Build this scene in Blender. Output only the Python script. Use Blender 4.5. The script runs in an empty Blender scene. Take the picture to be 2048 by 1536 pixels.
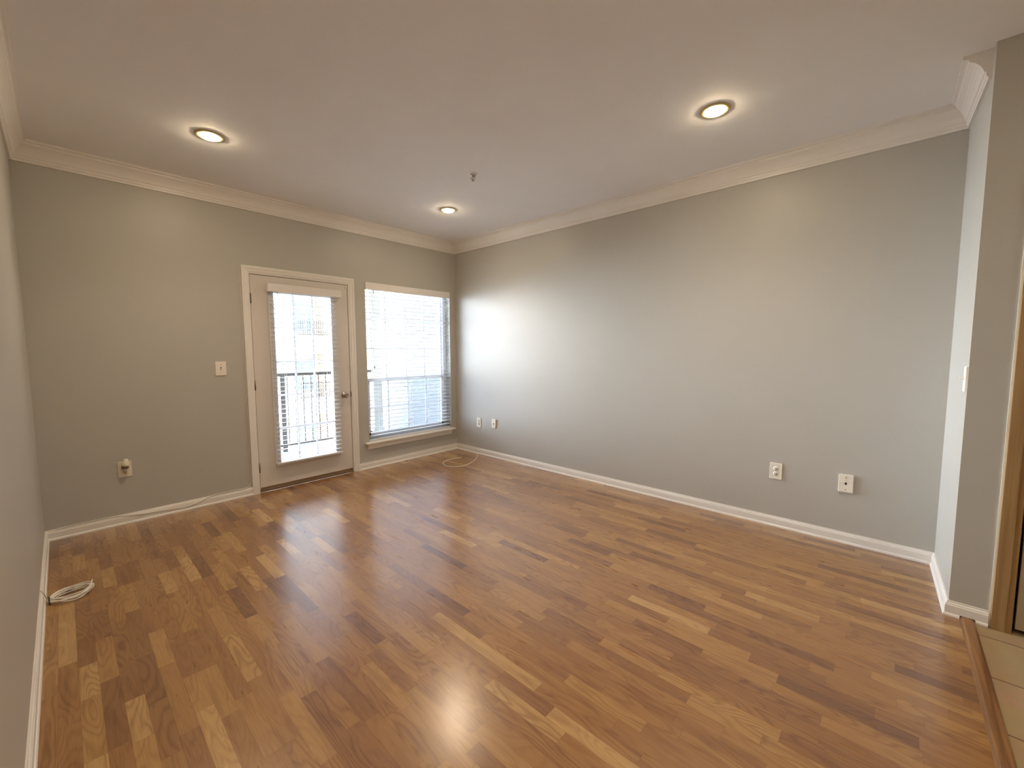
import bpy, bmesh, math, random
from mathutils import Vector, Matrix

# ------------------------------------------------------------------ camera, sky, sun, exposure
SC = bpy.context.scene
COL = SC.collection
random.seed(7)

F_PX, YAW, PITCH, ROLL = 828.95, 0.8266, -0.0821, -0.0029
CAM_LOC = Vector((-3.6216, -4.3629, 1.3489))
fw = Vector((math.sin(YAW)*math.cos(PITCH), math.cos(YAW)*math.cos(PITCH), math.sin(PITCH)))
rt = Vector((math.cos(YAW), -math.sin(YAW), 0))
up = rt.cross(fw)
r2 = rt*math.cos(ROLL) + up*math.sin(ROLL)
u2 = -rt*math.sin(ROLL) + up*math.cos(ROLL)
cd = bpy.data.cameras.new('camera')
cam = bpy.data.objects.new('camera', cd)
COL.objects.link(cam)
cd.sensor_fit = 'HORIZONTAL'
cd.sensor_width = 36.0
cd.lens = F_PX/2048*36.0
cd.clip_start = 0.02
cd.clip_end = 300
cam.matrix_world = Matrix((
    (r2.x, u2.x, -fw.x, CAM_LOC.x),
    (r2.y, u2.y, -fw.y, CAM_LOC.y),
    (r2.z, u2.z, -fw.z, CAM_LOC.z),
    (0, 0, 0, 1)))
SC.camera = cam

SC.view_settings.view_transform = 'Standard'
SC.view_settings.look = 'None'
SC.view_settings.exposure = 0.62
SC.view_settings.gamma = 1.0
SC.view_settings.use_curve_mapping = False

SKY_STRENGTH = 5.0
GLOW_STRENGTH = 61.0      # out-of-view lobe added to the sky to brighten the right and return walls
world = bpy.data.worlds.new('world')
SC.world = world
world.use_nodes = True
wn = world.node_tree.nodes
wl = world.node_tree.links
bg = wn['Background']
tc = wn.new('ShaderNodeTexCoord')
sep = wn.new('ShaderNodeSeparateXYZ')
wr = wn.new('ShaderNodeValToRGB')
wr.color_ramp.elements[0].position = 0.45
wr.color_ramp.elements[0].color = (0.78, 0.91, 1.08, 1)
wr.color_ramp.elements[1].position = 0.95
wr.color_ramp.elements[1].color = (0.62, 0.82, 1.08, 1)
mr = wn.new('ShaderNodeMapRange')
mr.inputs['From Min'].default_value = -1
wl.new(tc.outputs['Generated'], sep.inputs[0])
wl.new(sep.outputs['Z'], mr.inputs['Value'])
wl.new(mr.outputs[0], wr.inputs[0])
wl.new(wr.outputs[0], bg.inputs['Color'])
bg.inputs['Strength'].default_value = SKY_STRENGTH
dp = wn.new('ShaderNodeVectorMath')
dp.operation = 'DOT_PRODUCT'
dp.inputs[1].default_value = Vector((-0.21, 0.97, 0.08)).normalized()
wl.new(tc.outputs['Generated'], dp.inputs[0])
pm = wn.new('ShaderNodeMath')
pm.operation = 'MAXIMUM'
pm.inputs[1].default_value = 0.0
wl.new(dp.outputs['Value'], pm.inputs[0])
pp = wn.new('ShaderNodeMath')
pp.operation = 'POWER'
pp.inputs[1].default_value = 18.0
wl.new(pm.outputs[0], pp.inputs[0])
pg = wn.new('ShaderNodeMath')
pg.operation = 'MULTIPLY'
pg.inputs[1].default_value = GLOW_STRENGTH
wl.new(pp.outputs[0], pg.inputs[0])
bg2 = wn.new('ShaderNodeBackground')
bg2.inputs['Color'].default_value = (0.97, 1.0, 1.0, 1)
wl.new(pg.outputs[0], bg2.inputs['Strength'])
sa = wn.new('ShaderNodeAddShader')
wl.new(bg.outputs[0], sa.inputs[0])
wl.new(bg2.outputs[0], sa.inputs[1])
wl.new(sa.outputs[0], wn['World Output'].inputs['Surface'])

sd = bpy.data.lights.new('sun', 'SUN')
sd.energy = 19.0
sd.angle = math.radians(0.6)
sd.color = (1.0, 0.99, 0.95)
sun = bpy.data.objects.new('sun', sd)
COL.objects.link(sun)
sun.rotation_euler = Vector((0.18, 0.24, -0.95)).to_track_quat('-Z', 'Y').to_euler()

LAMP_WATTS = 33.0
REAR_LAMP_WATTS = 9.0
LENS = 160.0

# ------------------------------------------------------------------ room dimensions (metres)
W, L, S, H = 3.775, 4.613, 0.644, 2.743
REAR = 7.6           # the room goes on behind the camera
TILE_Y = -4.70

# ------------------------------------------------------------------ materials
def new_mat(name):
    m = bpy.data.materials.new(name)
    m.use_nodes = True
    nt = m.node_tree
    return m, nt, nt.nodes['Principled BSDF']

def paint(name, col, rough=0.5, bump=0.0, scale=180.0, var=0.03, metallic=0.0, spec=0.5):
    m, nt, b = new_mat(name)
    n = nt.nodes
    t = n.new('ShaderNodeTexCoord')
    nz = n.new('ShaderNodeTexNoise')
    nz.inputs['Scale'].default_value = 3.0
    nz.inputs['Detail'].default_value = 4
    nt.links.new(t.outputs['Object'], nz.inputs['Vector'])
    rp = n.new('ShaderNodeValToRGB')
    rp.color_ramp.elements[0].position = 0.3
    rp.color_ramp.elements[1].position = 0.7
    rp.color_ramp.elements[0].color = tuple(c*(1-var) for c in col) + (1,)
    rp.color_ramp.elements[1].color = tuple(min(1, c*(1+var)) for c in col) + (1,)
    nt.links.new(nz.outputs['Fac'], rp.inputs[0])
    nt.links.new(rp.outputs[0], b.inputs['Base Color'])
    b.inputs['Roughness'].default_value = rough
    b.inputs['Metallic'].default_value = metallic
    b.inputs['Specular IOR Level'].default_value = spec
    if bump > 0:
        n2 = n.new('ShaderNodeTexNoise')
        n2.inputs['Scale'].default_value = scale
        n2.inputs['Detail'].default_value = 3
        nt.links.new(t.outputs['Object'], n2.inputs['Vector'])
        bp = n.new('ShaderNodeBump')
        bp.inputs['Strength'].default_value = bump
        bp.inputs['Distance'].default_value = 0.002
        nt.links.new(n2.outputs['Fac'], bp.inputs['Height'])
        nt.links.new(bp.outputs['Normal'], b.inputs['Normal'])
    return m

def emit(name, col, strength):
    m, nt, b = new_mat(name)
    b.inputs['Base Color'].default_value = (0.9, 0.9, 0.9, 1)
    b.inputs['Emission Color'].default_value = col + (1,)
    b.inputs['Emission Strength'].default_value = strength
    return m

def glass_mat(name, tint=(0.96, 0.98, 0.98), gloss=0.06):
    m = bpy.data.materials.new(name)
    m.use_nodes = True
    nt = m.node_tree
    for x in list(nt.nodes):
        if x.type == 'BSDF_PRINCIPLED':
            nt.nodes.remove(x)
    out = [x for x in nt.nodes if x.type == 'OUTPUT_MATERIAL'][0]
    tr = nt.nodes.new('ShaderNodeBsdfTransparent')
    tr.inputs['Color'].default_value = tint + (1,)
    gl = nt.nodes.new('ShaderNodeBsdfGlossy')
    gl.inputs['Roughness'].default_value = 0.02
    mx = nt.nodes.new('ShaderNodeMixShader')
    mx.inputs[0].default_value = gloss
    nt.links.new(tr.outputs[0], mx.inputs[1])
    nt.links.new(gl.outputs[0], mx.inputs[2])
    nt.links.new(mx.outputs[0], out.inputs['Surface'])
    return m

def math_node(nt, op, a, b=None):
    n = nt.nodes.new('ShaderNodeMath')
    n.operation = op
    for i, v in enumerate((a, b)):
        if v is None:
            continue
        if isinstance(v, (int, float)):
            n.inputs[i].default_value = v
        else:
            nt.links.new(v, n.inputs[i])
    return n.outputs[0]

def wood_floor():
    m, nt, b = new_mat('strip_parquet')
    n, l = nt.nodes, nt.links
    t = n.new('ShaderNodeTexCoord')
    sp = n.new('ShaderNodeSeparateXYZ')
    l.new(t.outputs['Object'], sp.inputs[0])
    X, Y = sp.outputs['X'], sp.outputs['Y']
    SW = 0.058
    xs = math_node(nt, 'DIVIDE', X, SW)
    row = math_node(nt, 'FLOOR', xs)
    fx = math_node(nt, 'SUBTRACT', xs, row)
    rw = n.new('ShaderNodeTexWhiteNoise')
    rw.noise_dimensions = '1D'
    l.new(row, rw.inputs['W'])
    off = math_node(nt, 'MULTIPLY', rw.outputs['Value'], 417.3)
    yl = math_node(nt, 'DIVIDE', Y, 0.36)
    wv = math_node(nt, 'ADD', yl, off)
    vo = n.new('ShaderNodeTexVoronoi')
    vo.voronoi_dimensions = '1D'
    vo.feature = 'F1'
    vo.inputs['Randomness'].default_value = 0.8
    vo.inputs['Scale'].default_value = 1.0
    l.new(wv, vo.inputs['W'])
    ve = n.new('ShaderNodeTexVoronoi')
    ve.voronoi_dimensions = '1D'
    ve.feature = 'DISTANCE_TO_EDGE'
    ve.inputs['Randomness'].default_value = 0.8
    ve.inputs['Scale'].default_value = 1.0
    l.new(wv, ve.inputs['W'])
    sc = n.new('ShaderNodeSeparateColor')
    l.new(vo.outputs['Color'], sc.inputs[0])
    rnd, rnd2, rnd3 = sc.outputs[0], sc.outputs[1], sc.outputs[2]
    # grain coordinates, shifted per strip
    cb = n.new('ShaderNodeCombineXYZ')
    l.new(math_node(nt, 'ADD', X, math_node(nt, 'MULTIPLY', rnd2, 37.0)), cb.inputs[0])
    l.new(math_node(nt, 'ADD', Y, math_node(nt, 'MULTIPLY', rnd3, 61.0)), cb.inputs[1])
    l.new(math_node(nt, 'MULTIPLY', rnd, 19.0), cb.inputs[2])
    mp = n.new('ShaderNodeMapping')
    mp.inputs['Scale'].default_value = (11.0, 1.9, 1.0)
    l.new(cb.outputs[0], mp.inputs['Vector'])
    big = n.new('ShaderNodeTexNoise')
    big.inputs['Scale'].default_value = 1.0
    big.inputs['Detail'].default_value = 1.5
    big.inputs['Roughness'].default_value = 0.4
    l.new(mp.outputs[0], big.inputs['Vector'])
    ring = math_node(nt, 'SINE', math_node(nt, 'MULTIPLY', big.outputs['Fac'], 95.0))
    ring = math_node(nt, 'POWER', math_node(nt, 'ADD', math_node(nt, 'MULTIPLY', ring, 0.5), 0.5), 2.5)
    mp2 = n.new('ShaderNodeMapping')
    mp2.inputs['Scale'].default_value = (420.0, 11.0, 1.0)
    l.new(cb.outputs[0], mp2.inputs['Vector'])
    fine = n.new('ShaderNodeTexNoise')
    fine.inputs['Scale'].default_value = 1.0
    fine.inputs['Detail'].default_value = 3
    l.new(mp2.outputs[0], fine.inputs['Vector'])
    mp3 = n.new('ShaderNodeMapping')
    mp3.inputs['Scale'].default_value = (26.0, 3.0, 1.0)
    l.new(cb.outputs[0], mp3.inputs['Vector'])
    mid = n.new('ShaderNodeTexNoise')
    mid.inputs['Scale'].default_value = 1.0
    mid.inputs['Detail'].default_value = 3
    l.new(mp3.outputs[0], mid.inputs['Vector'])
    # strip colour
    rp = n.new('ShaderNodeValToRGB')
    e = rp.color_ramp.elements
    e[0].position = 0.0
    e[0].color = (0.19, 0.082, 0.028, 1)
    e[1].position = 1.0
    e[1].color = (0.53, 0.335, 0.135, 1)
    for p, c in ((0.08, (0.260, 0.118, 0.036)), (0.28, (0.322, 0.157, 0.047)), (0.70, (0.372, 0.192, 0.058)), (0.92, (0.430, 0.242, 0.079))):
        k = e.new(p)
        k.color = c + (1,)
    l.new(rnd, rp.inputs[0])
    def mixc(fac, a, bb, mode='MULTIPLY'):
        mx = n.new('ShaderNodeMix')
        mx.data_type = 'RGBA'
        mx.blend_type = mode
        if isinstance(fac, (int, float)):
            mx.inputs[0].default_value = fac
        else:
            l.new(fac, mx.inputs[0])
        l.new(a, mx.inputs[6])
        if isinstance(bb, tuple):
            mx.inputs[7].default_value = bb + (1,)
        else:
            l.new(bb, mx.inputs[7])
        return mx.outputs[2]
    c = rp.outputs[0]
    c = mixc(math_node(nt, 'MULTIPLY', ring, math_node(nt, 'ADD', math_node(nt, 'MULTIPLY', rnd3, 0.46), 0.16)), c, (0.52, 0.40, 0.33))
    fr = n.new('ShaderNodeMapRange')
    fr.inputs['From Min'].default_value = 0.35
    fr.inputs['From Max'].default_value = 0.75
    l.new(fine.outputs['Fac'], fr.inputs['Value'])
    c = mixc(math_node(nt, 'MULTIPLY', fr.outputs[0], 0.42), c, (0.55, 0.42, 0.34))
    md = n.new('ShaderNodeMapRange')
    md.inputs['From Min'].default_value = 0.52
    md.inputs['From Max'].default_value = 0.78
    l.new(mid.outputs['Fac'], md.inputs['Value'])
    c = mixc(math_node(nt, 'MULTIPLY', md.outputs[0], 0.65), c, (0.50, 0.36, 0.28))
    # joints
    ex = math_node(nt, 'MULTIPLY', math_node(nt, 'MINIMUM', fx, math_node(nt, 'SUBTRACT', 1.0, fx)), SW)
    ey = math_node(nt, 'MULTIPLY', ve.outputs['Distance'], 0.36)
    ed = math_node(nt, 'MINIMUM', ex, ey)
    jr = n.new('ShaderNodeMapRange')
    jr.inputs['From Min'].default_value = 0.0
    jr.inputs['From Max'].default_value = 0.0011
    jr.inputs['To Min'].default_value = 0.55
    jr.inputs['To Max'].default_value = 0.0
    l.new(ed, jr.inputs['Value'])
    c = mixc(jr.outputs[0], c, (0.40, 0.28, 0.22))
    l.new(c, b.inputs['Base Color'])
    rr = n.new('ShaderNodeMapRange')
    rr.inputs['To Min'].default_value = 0.24
    rr.inputs['To Max'].default_value = 0.34
    l.new(mid.outputs['Fac'], rr.inputs['Value'])
    l.new(rr.outputs[0], b.inputs['Roughness'])
    b.inputs['Specular IOR Level'].default_value = 0.5
    b.inputs['Coat Weight'].default_value = 1.0
    b.inputs['Coat Roughness'].default_value = 0.23
    b.inputs['Coat IOR'].default_value = 1.58
    bp = n.new('ShaderNodeBump')
    bp.inputs['Strength'].default_value = 0.04
    bp.inputs['Distance'].default_value = 0.0010
    l.new(fine.outputs['Fac'], bp.inputs['Height'])
    l.new(bp.outputs['Normal'], b.inputs['Normal'])
    return m

def oak(name, dark, light, axis='Z', rough=0.4, sc=60):
    m, nt, b = new_mat(name)
    n, l = nt.nodes, nt.links
    t = n.new('ShaderNodeTexCoord')
    mp = n.new('ShaderNodeMapping')
    s = {'X': (2.0, sc, sc), 'Y': (sc, 2.0, sc), 'Z': (sc, sc, 2.0)}[axis]
    mp.inputs['Scale'].default_value = s
    l.new(t.outputs['Object'], mp.inputs['Vector'])
    nz = n.new('ShaderNodeTexNoise')
    nz.inputs['Scale'].default_value = 1.0
    nz.inputs['Detail'].default_value = 4
    nz.inputs['Distortion'].default_value = 0.6
    l.new(mp.outputs[0], nz.inputs['Vector'])
    rp = n.new('ShaderNodeValToRGB')
    rp.color_ramp.elements[0].position = 0.35
    rp.color_ramp.elements[1].position = 0.68
    rp.color_ramp.elements[0].color = dark + (1,)
    rp.color_ramp.elements[1].color = light + (1,)
    l.new(nz.outputs['Fac'], rp.inputs[0])
    l.new(rp.outputs[0], b.inputs['Base Color'])
    b.inputs['Roughness'].default_value = rough
    return m

def tile_mat():
    m, nt, b = new_mat('floor_tile')
    n, l = nt.nodes, nt.links
    t = n.new('ShaderNodeTexCoord')
    mp = n.new('ShaderNodeMapping')
    mp.inputs['Location'].default_value = (1.107, 4.90, 0)
    l.new(t.outputs['Object'], mp.inputs['Vector'])
    br = n.new('ShaderNodeTexBrick')
    br.offset = 0.0
    br.inputs['Scale'].default_value = 1.0
    br.inputs['Brick Width'].default_value = 0.348
    br.inputs['Row Height'].default_value = 0.348
    br.inputs['Mortar Size'].default_value = 0.0035
    br.inputs['Color1'].default_value = (0.42, 0.31, 0.19, 1)
    br.inputs['Color2'].default_value = (0.46, 0.34, 0.21, 1)
    br.inputs['Mortar'].default_value = (0.13, 0.07, 0.045, 1)
    l.new(mp.outputs[0], br.inputs['Vector'])
    nz = n.new('ShaderNodeTexNoise')
    nz.inputs['Scale'].default_value = 14
    nz.inputs['Detail'].default_value = 5
    l.new(t.outputs['Object'], nz.inputs['Vector'])
    mx = n.new('ShaderNodeMix')
    mx.data_type = 'RGBA'
    mx.blend_type = 'MULTIPLY'
    mx.inputs[0].default_value = 0.3
    l.new(br.outputs['Color'], mx.inputs[6])
    l.new(nz.outputs['Color'], mx.inputs[7])
    l.new(mx.outputs[2], b.inputs['Base Color'])
    b.inputs['Roughness'].default_value = 0.4
    return m

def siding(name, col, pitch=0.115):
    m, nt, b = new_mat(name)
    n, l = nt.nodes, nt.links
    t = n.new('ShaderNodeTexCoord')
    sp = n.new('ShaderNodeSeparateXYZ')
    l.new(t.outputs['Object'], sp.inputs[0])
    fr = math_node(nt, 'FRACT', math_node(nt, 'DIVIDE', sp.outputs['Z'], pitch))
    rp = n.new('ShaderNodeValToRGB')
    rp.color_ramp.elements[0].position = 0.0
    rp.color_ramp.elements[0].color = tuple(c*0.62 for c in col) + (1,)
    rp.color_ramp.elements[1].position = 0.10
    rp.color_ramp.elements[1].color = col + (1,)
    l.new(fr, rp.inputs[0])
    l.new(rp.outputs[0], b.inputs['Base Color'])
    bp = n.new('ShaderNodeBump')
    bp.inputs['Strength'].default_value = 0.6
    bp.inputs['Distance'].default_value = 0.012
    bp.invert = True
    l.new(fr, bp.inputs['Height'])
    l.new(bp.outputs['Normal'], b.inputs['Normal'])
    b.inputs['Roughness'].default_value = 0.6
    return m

def brick_mat():
    m, nt, b = new_mat('tan_brick')
    n, l = nt.nodes, nt.links
    t = n.new('ShaderNodeTexCoord')
    mp = n.new('ShaderNodeMapping')
    mp.inputs['Rotation'].default_value = (math.radians(90), 0, 0)
    l.new(t.outputs['Object'], mp.inputs['Vector'])
    br = n.new('ShaderNodeTexBrick')
    br.inputs['Scale'].default_value = 1.0
    br.inputs['Brick Width'].default_value = 0.21
    br.inputs['Row Height'].default_value = 0.075
    br.inputs['Mortar Size'].default_value = 0.006
    br.inputs['Color1'].default_value = (0.46, 0.30, 0.19, 1)
    br.inputs['Color2'].default_value = (0.54, 0.36, 0.23, 1)
    br.inputs['Mortar'].default_value = (0.6, 0.55, 0.48, 1)
    l.new(mp.outputs[0], br.inputs['Vector'])
    l.new(br.outputs['Color'], b.inputs['Base Color'])
    b.inputs['Roughness'].default_value = 0.8
    return m

def deck_mat():
    m, nt, b = new_mat('deck_board')
    n, l = nt.nodes, nt.links
    t = n.new('ShaderNodeTexCoord')
    sp = n.new('ShaderNodeSeparateXYZ')
    l.new(t.outputs['Object'], sp.inputs[0])
    fr = math_node(nt, 'FRACT', math_node(nt, 'DIVIDE', sp.outputs['Y'], 0.14))
    rp = n.new('ShaderNodeValToRGB')
    rp.color_ramp.elements[0].position = 0.0
    rp.color_ramp.elements[0].color = (0.16, 0.17, 0.19, 1)
    rp.color_ramp.elements[1].position = 0.05
    rp.color_ramp.elements[1].color = (0.50, 0.55, 0.60, 1)
    l.new(fr, rp.inputs[0])
    l.new(rp.outputs[0], b.inputs['Base Color'])
    b.inputs['Roughness'].default_value = 0.6
    return m

M = {}
M['wall'] = paint('grey_wall_paint', (0.485, 0.465, 0.425), 0.40, bump=0.12, scale=260, var=0.012, spec=0.35)
M['ceiling'] = paint('ceiling_paint', (0.87, 0.865, 0.86), 0.75, bump=0.25, scale=220, var=0.012, spec=0.2)
M['trim'] = paint('white_trim_paint', (0.80, 0.765, 0.72), 0.35, var=0.012)
M['door'] = paint('white_door_paint', (0.68, 0.63, 0.58), 0.4, var=0.012)
M['vinyl'] = paint('white_vinyl', (0.82, 0.82, 0.84), 0.35, var=0.01)
M['slat'] = paint('white_slat', (0.72, 0.73, 0.75), 0.4, var=0.01)
M['valance'] = paint('white_valance', (0.82, 0.78, 0.76), 0.4, var=0.01)
M['plate'] = paint('white_plastic', (0.84, 0.79, 0.70), 0.35, var=0.01)
M['ivory'] = paint('ivory_plastic', (0.76, 0.71, 0.58), 0.35, var=0.01)
M['dark'] = paint('dark_slot', (0.03, 0.022, 0.02), 0.6)
M['band'] = paint('brown_band', (0.16, 0.10, 0.075), 0.5)
M['nickel'] = paint('satin_nickel', (0.36, 0.32, 0.28), 0.24, metallic=1.0)
M['hinge'] = paint('worn_hinge_metal', (0.22, 0.18, 0.15), 0.4, metallic=0.8)
M['chrome'] = paint('chrome', (0.42, 0.39, 0.37), 0.3, metallic=1.0)
M['gasket'] = paint('dark_weatherstrip', (0.045, 0.03, 0.028), 0.7)
M['threshold'] = paint('bronze_threshold', (0.20, 0.12, 0.055), 0.45, var=0.08)
M['cord'] = paint('white_cord', (0.82, 0.79, 0.72), 0.45, var=0.01)
M['connector'] = paint('cable_connector_metal', (0.30, 0.27, 0.24), 0.35, metallic=0.9)
M['floor'] = wood_floor()
M['tile'] = tile_mat()
M['strip'] = oak('oak_reducer', (0.16, 0.070, 0.026), (0.33, 0.175, 0.072), 'X', 0.35, 45)
M['oakcasing'] = oak('oak_casing', (0.30, 0.175, 0.070), (0.40, 0.25, 0.115), 'Z', 0.4, 70)
M['beige_door'] = paint('beige_door', (0.50, 0.42, 0.31), 0.5, bump=0.2, scale=120, var=0.03)
M['bead'] = paint('white_gloss_bead', (0.90, 0.87, 0.76), 0.2, var=0.01)
M['glass'] = glass_mat('window_glass', (0.93, 0.965, 1.0))
M['screen'] = glass_mat('insect_screen', (0.80, 0.82, 0.85), 0.01)
M['lens'] = emit('lit_lamp_lens', (1.0, 0.80, 0.52), LENS)
M['lamptrim'] = paint('lamp_trim', (0.52, 0.44, 0.20), 0.4, var=0.01)
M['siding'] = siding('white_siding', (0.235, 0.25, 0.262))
M['cream'] = siding('cream_siding', (0.72, 0.70, 0.65), 0.16)
M['column'] = paint('cream_column', (0.72, 0.68, 0.58), 0.5)
M['brick'] = brick_mat()
M['deck'] = deck_mat()
M['railing'] = paint('dark_bronze_railing', (0.050, 0.038, 0.032), 0.45)
M['whiterail'] = paint('white_railing', (0.80, 0.80, 0.80), 0.4)
M['farglass'] = paint('far_window_glass', (0.22, 0.30, 0.33), 0.15)
M['shutter'] = paint('grey_shutter', (0.16, 0.16, 0.17), 0.5)
M['ground'] = paint('pale_paving', (0.66, 0.65, 0.62), 0.8, var=0.15)
M['plaster'] = paint('rear_wall_paint', (0.62, 0.57, 0.48), 0.6, var=0.01)

# ------------------------------------------------------------------ builders
class MB:
    def __init__(self):
        self.bm = bmesh.new()

    def box(self, x0, x1, y0, y1, z0, z1, bevel=0.0, segs=2):
        b = bmesh.new()
        x0, x1 = min(x0, x1), max(x0, x1)
        y0, y1 = min(y0, y1), max(y0, y1)
        z0, z1 = min(z0, z1), max(z0, z1)
        vs = [b.verts.new(p) for p in ((x0, y0, z0), (x1, y0, z0), (x1, y1, z0), (x0, y1, z0),
                                       (x0, y0, z1), (x1, y0, z1), (x1, y1, z1), (x0, y1, z1))]
        for f in ((0, 3, 2, 1), (4, 5, 6, 7), (0, 1, 5, 4), (1, 2, 6, 5), (2, 3, 7, 6), (3, 0, 4, 7)):
            b.faces.new([vs[i] for i in f])
        if bevel > 0:
            bmesh.ops.bevel(b, geom=list(b.edges), offset=bevel, segments=segs, profile=0.5, affect='EDGES')
        self._merge(b)
        return self

    def _merge(self, b, mat=None):
        if mat is not None:
            bmesh.ops.transform(b, matrix=mat, verts=b.verts)
        me = bpy.data.meshes.new('tmp')
        b.to_mesh(me)
        b.free()
        self.bm.from_mesh(me)
        bpy.data.meshes.remove(me)

    def lathe(self, prof, origin, axis, n=40):
        """prof: list of (radius, distance along axis); axis a unit vector"""
        b = bmesh.new()
        rings = []
        for r, h in prof:
            if r < 1e-6:
                rings.append([b.verts.new((0, 0, h))])
            else:
                rings.append([b.verts.new((r*math.cos(2*math.pi*i/n), r*math.sin(2*math.pi*i/n), h)) for i in range(n)])
        for a, c in zip(rings[:-1], rings[1:]):
            for i in range(n):
                j = (i+1) % n
                if len(a) == 1 and len(c) == 1:
                    continue
                if len(a) == 1:
                    b.faces.new((a[0], c[j], c[i]))
                elif len(c) == 1:
                    b.faces.new((a[i], a[j], c[0]))
                else:
                    b.faces.new((a[i], a[j], c[j], c[i]))
        for f in b.faces:
            f.smooth = True
        q = Vector((0, 0, 1)).rotation_difference(Vector(axis).normalized()).to_matrix().to_4x4()
        self._merge(b, Matrix.Translation(Vector(origin)) @ q)
        return self

    def tube(self, pts, r, n=8, cap=True, subdiv=0):
        pts = [Vector(p) for p in pts]
        if subdiv:
            pts = catmull(pts, subdiv)
        b = bmesh.new()
        rings = []
        t0 = (pts[1]-pts[0]).normalized()
        ref = Vector((0, 0, 1)) if abs(t0.z) < 0.9 else Vector((1, 0, 0))
        nrm = t0.cross(ref).normalized()
        for i, p in enumerate(pts):
            if i == 0:
                t = pts[1]-pts[0]
            elif i == len(pts)-1:
                t = pts[-1]-pts[-2]
            else:
                t = pts[i+1]-pts[i-1]
            t.normalize()
            nrm = (nrm - t*nrm.dot(t)).normalized()
            bi = t.cross(nrm)
            rings.append([b.verts.new(p + nrm*r*math.cos(2*math.pi*k/n) + bi*r*math.sin(2*math.pi*k/n)) for k in range(n)])
        for a, c in zip(rings[:-1], rings[1:]):
            for i in range(n):
                j = (i+1) % n
                f = b.faces.new((a[i], a[j], c[j], c[i]))
                f.smooth = True
        if cap:
            b.faces.new(list(reversed(rings[0])))
            b.faces.new(rings[-1])
        self._merge(b)
        return self

    def sweep(self, prof, a, c, out, m0=0.0, m1=0.0, k1=1.0):
        """profile (distance from wall, height) swept from a to c; out = unit normal into the room;
        m0/m1 shift the ends along the run per unit distance from the wall (mitres)"""
        a, c, out = Vector(a), Vector(c), Vector(out)
        d = (c-a).normalized()
        b = bmesh.new()
        A = [b.verts.new(a + out*p + Vector((0, 0, z)) + d*(m0*p)) for p, z in prof]
        C = [b.verts.new(c + out*(p*k1) + Vector((0, 0, z)) + d*(m1*p)) for p, z in prof]
        k = len(prof)
        for i in range(k):
            j = (i+1) % k
            b.faces.new((A[i], A[j], C[j], C[i]))
        b.faces.new(list(reversed(A)))
        b.faces.new(C)
        bmesh.ops.recalc_face_normals(b, faces=b.faces)
        self._merge(b)
        return self

    def build(self, name, m, parent=None):
        bmesh.ops.recalc_face_normals(self.bm, faces=self.bm.faces)
        me = bpy.data.meshes.new(name)
        self.bm.to_mesh(me)
        self.bm.free()
        me.materials.append(M[m] if isinstance(m, str) else m)
        o = bpy.data.objects.new(name, me)
        COL.objects.link(o)
        if parent is not None:
            o.parent = parent
            o.matrix_parent_inverse = parent.matrix_world.inverted()
        return o

def catmull(p, k):
    out = []
    q = [p[0]*2-p[1]] + list(p) + [p[-1]*2-p[-2]]
    for i in range(1, len(q)-2):
        a, b, c, d = q[i-1], q[i], q[i+1], q[i+2]
        for j in range(k):
            t = j/k
            out.append(0.5*((2*b)+(c-a)*t+(2*a-5*b+4*c-d)*t*t+(3*b-a-3*c+d)*t**3))
    out.append(p[-1])
    return out

def tag(o, label, cat, group=None):
    o['label'] = label
    o['category'] = cat
    if group:
        o['group'] = group
    return o

def thing(name, loc, label, cat, group=None):
    o = bpy.data.objects.new(name, None)
    COL.objects.link(o)
    o.location = loc
    o.empty_display_size = 0.05
    bpy.context.view_layer.update()
    return tag(o, label, cat, group)

def struct(o, label=None, cat=None):
    o['kind'] = 'structure'
    if label:
        o['label'] = label
        o['category'] = cat
    return o

def copy_thing(root, dx, label):
    c = root.copy()
    COL.objects.link(c)
    c.location = root.location + Vector(dx)
    c['label'] = label
    for ch in root.children:
        k = ch.copy()
        COL.objects.link(k)
        k.parent = c
        k.matrix_parent_inverse = ch.matrix_parent_inverse
        for g in ch.children:
            q = g.copy()
            COL.objects.link(q)
            q.parent = k
            q.matrix_parent_inverse = g.matrix_parent_inverse
    return c

def struct_empty(name, loc, label, cat):
    o = thing(name, loc, label, cat)
    o['kind'] = 'structure'
    return o

# ------------------------------------------------------------------ room shell
TW = 0.17    # wall thickness
DX0, DX1, DZ1 = -2.432, -1.476, 2.062            # door rough opening (jamb outside)
WX0, WX1, WZ0, WZ1 = -1.290, -0.100, 0.285, 2.105    # window opening

struct(MB().box(-W, 0, TILE_Y, 0, -0.12, 0).build('floor', 'floor'), 'glossy oak strip floor of the living room', 'floor')
struct(MB().box(-W, 0, -REAR, TILE_Y, -0.12, -0.001).build('floor', 'tile'), 'tan tiled floor beyond the oak threshold', 'floor')
struct(MB().box(-W-TW, 0.2, -REAR-TW, TW, H, H+0.12).build('ceiling', 'ceiling'), 'smooth off white ceiling', 'ceiling')

wb = MB()
wb.box(-W-TW, DX0, 0, TW, -0.12, H)
wb.box(DX0, DX1, 0, TW, DZ1, H)
wb.box(DX1, WX0, 0, TW, -0.12, H)
wb.box(WX0, WX1, 0, TW, -0.12, WZ0)
wb.box(WX0, WX1, 0, TW, WZ1, H)
wb.box(WX1, TW, 0, TW, -0.12, H)
struct(wb.build('wall_back', 'wall'), 'grey painted wall with the balcony door and window', 'wall')
struct(MB().box(-W-TW, -W, -REAR, 0, -0.12, H).build('wall_left', 'wall'), 'grey painted wall at the left edge', 'wall')
struct(MB().box(0, TW, -L, 0, -0.12, H).build('wall_right', 'wall'), 'long blank grey painted wall on the right', 'wall')
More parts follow.
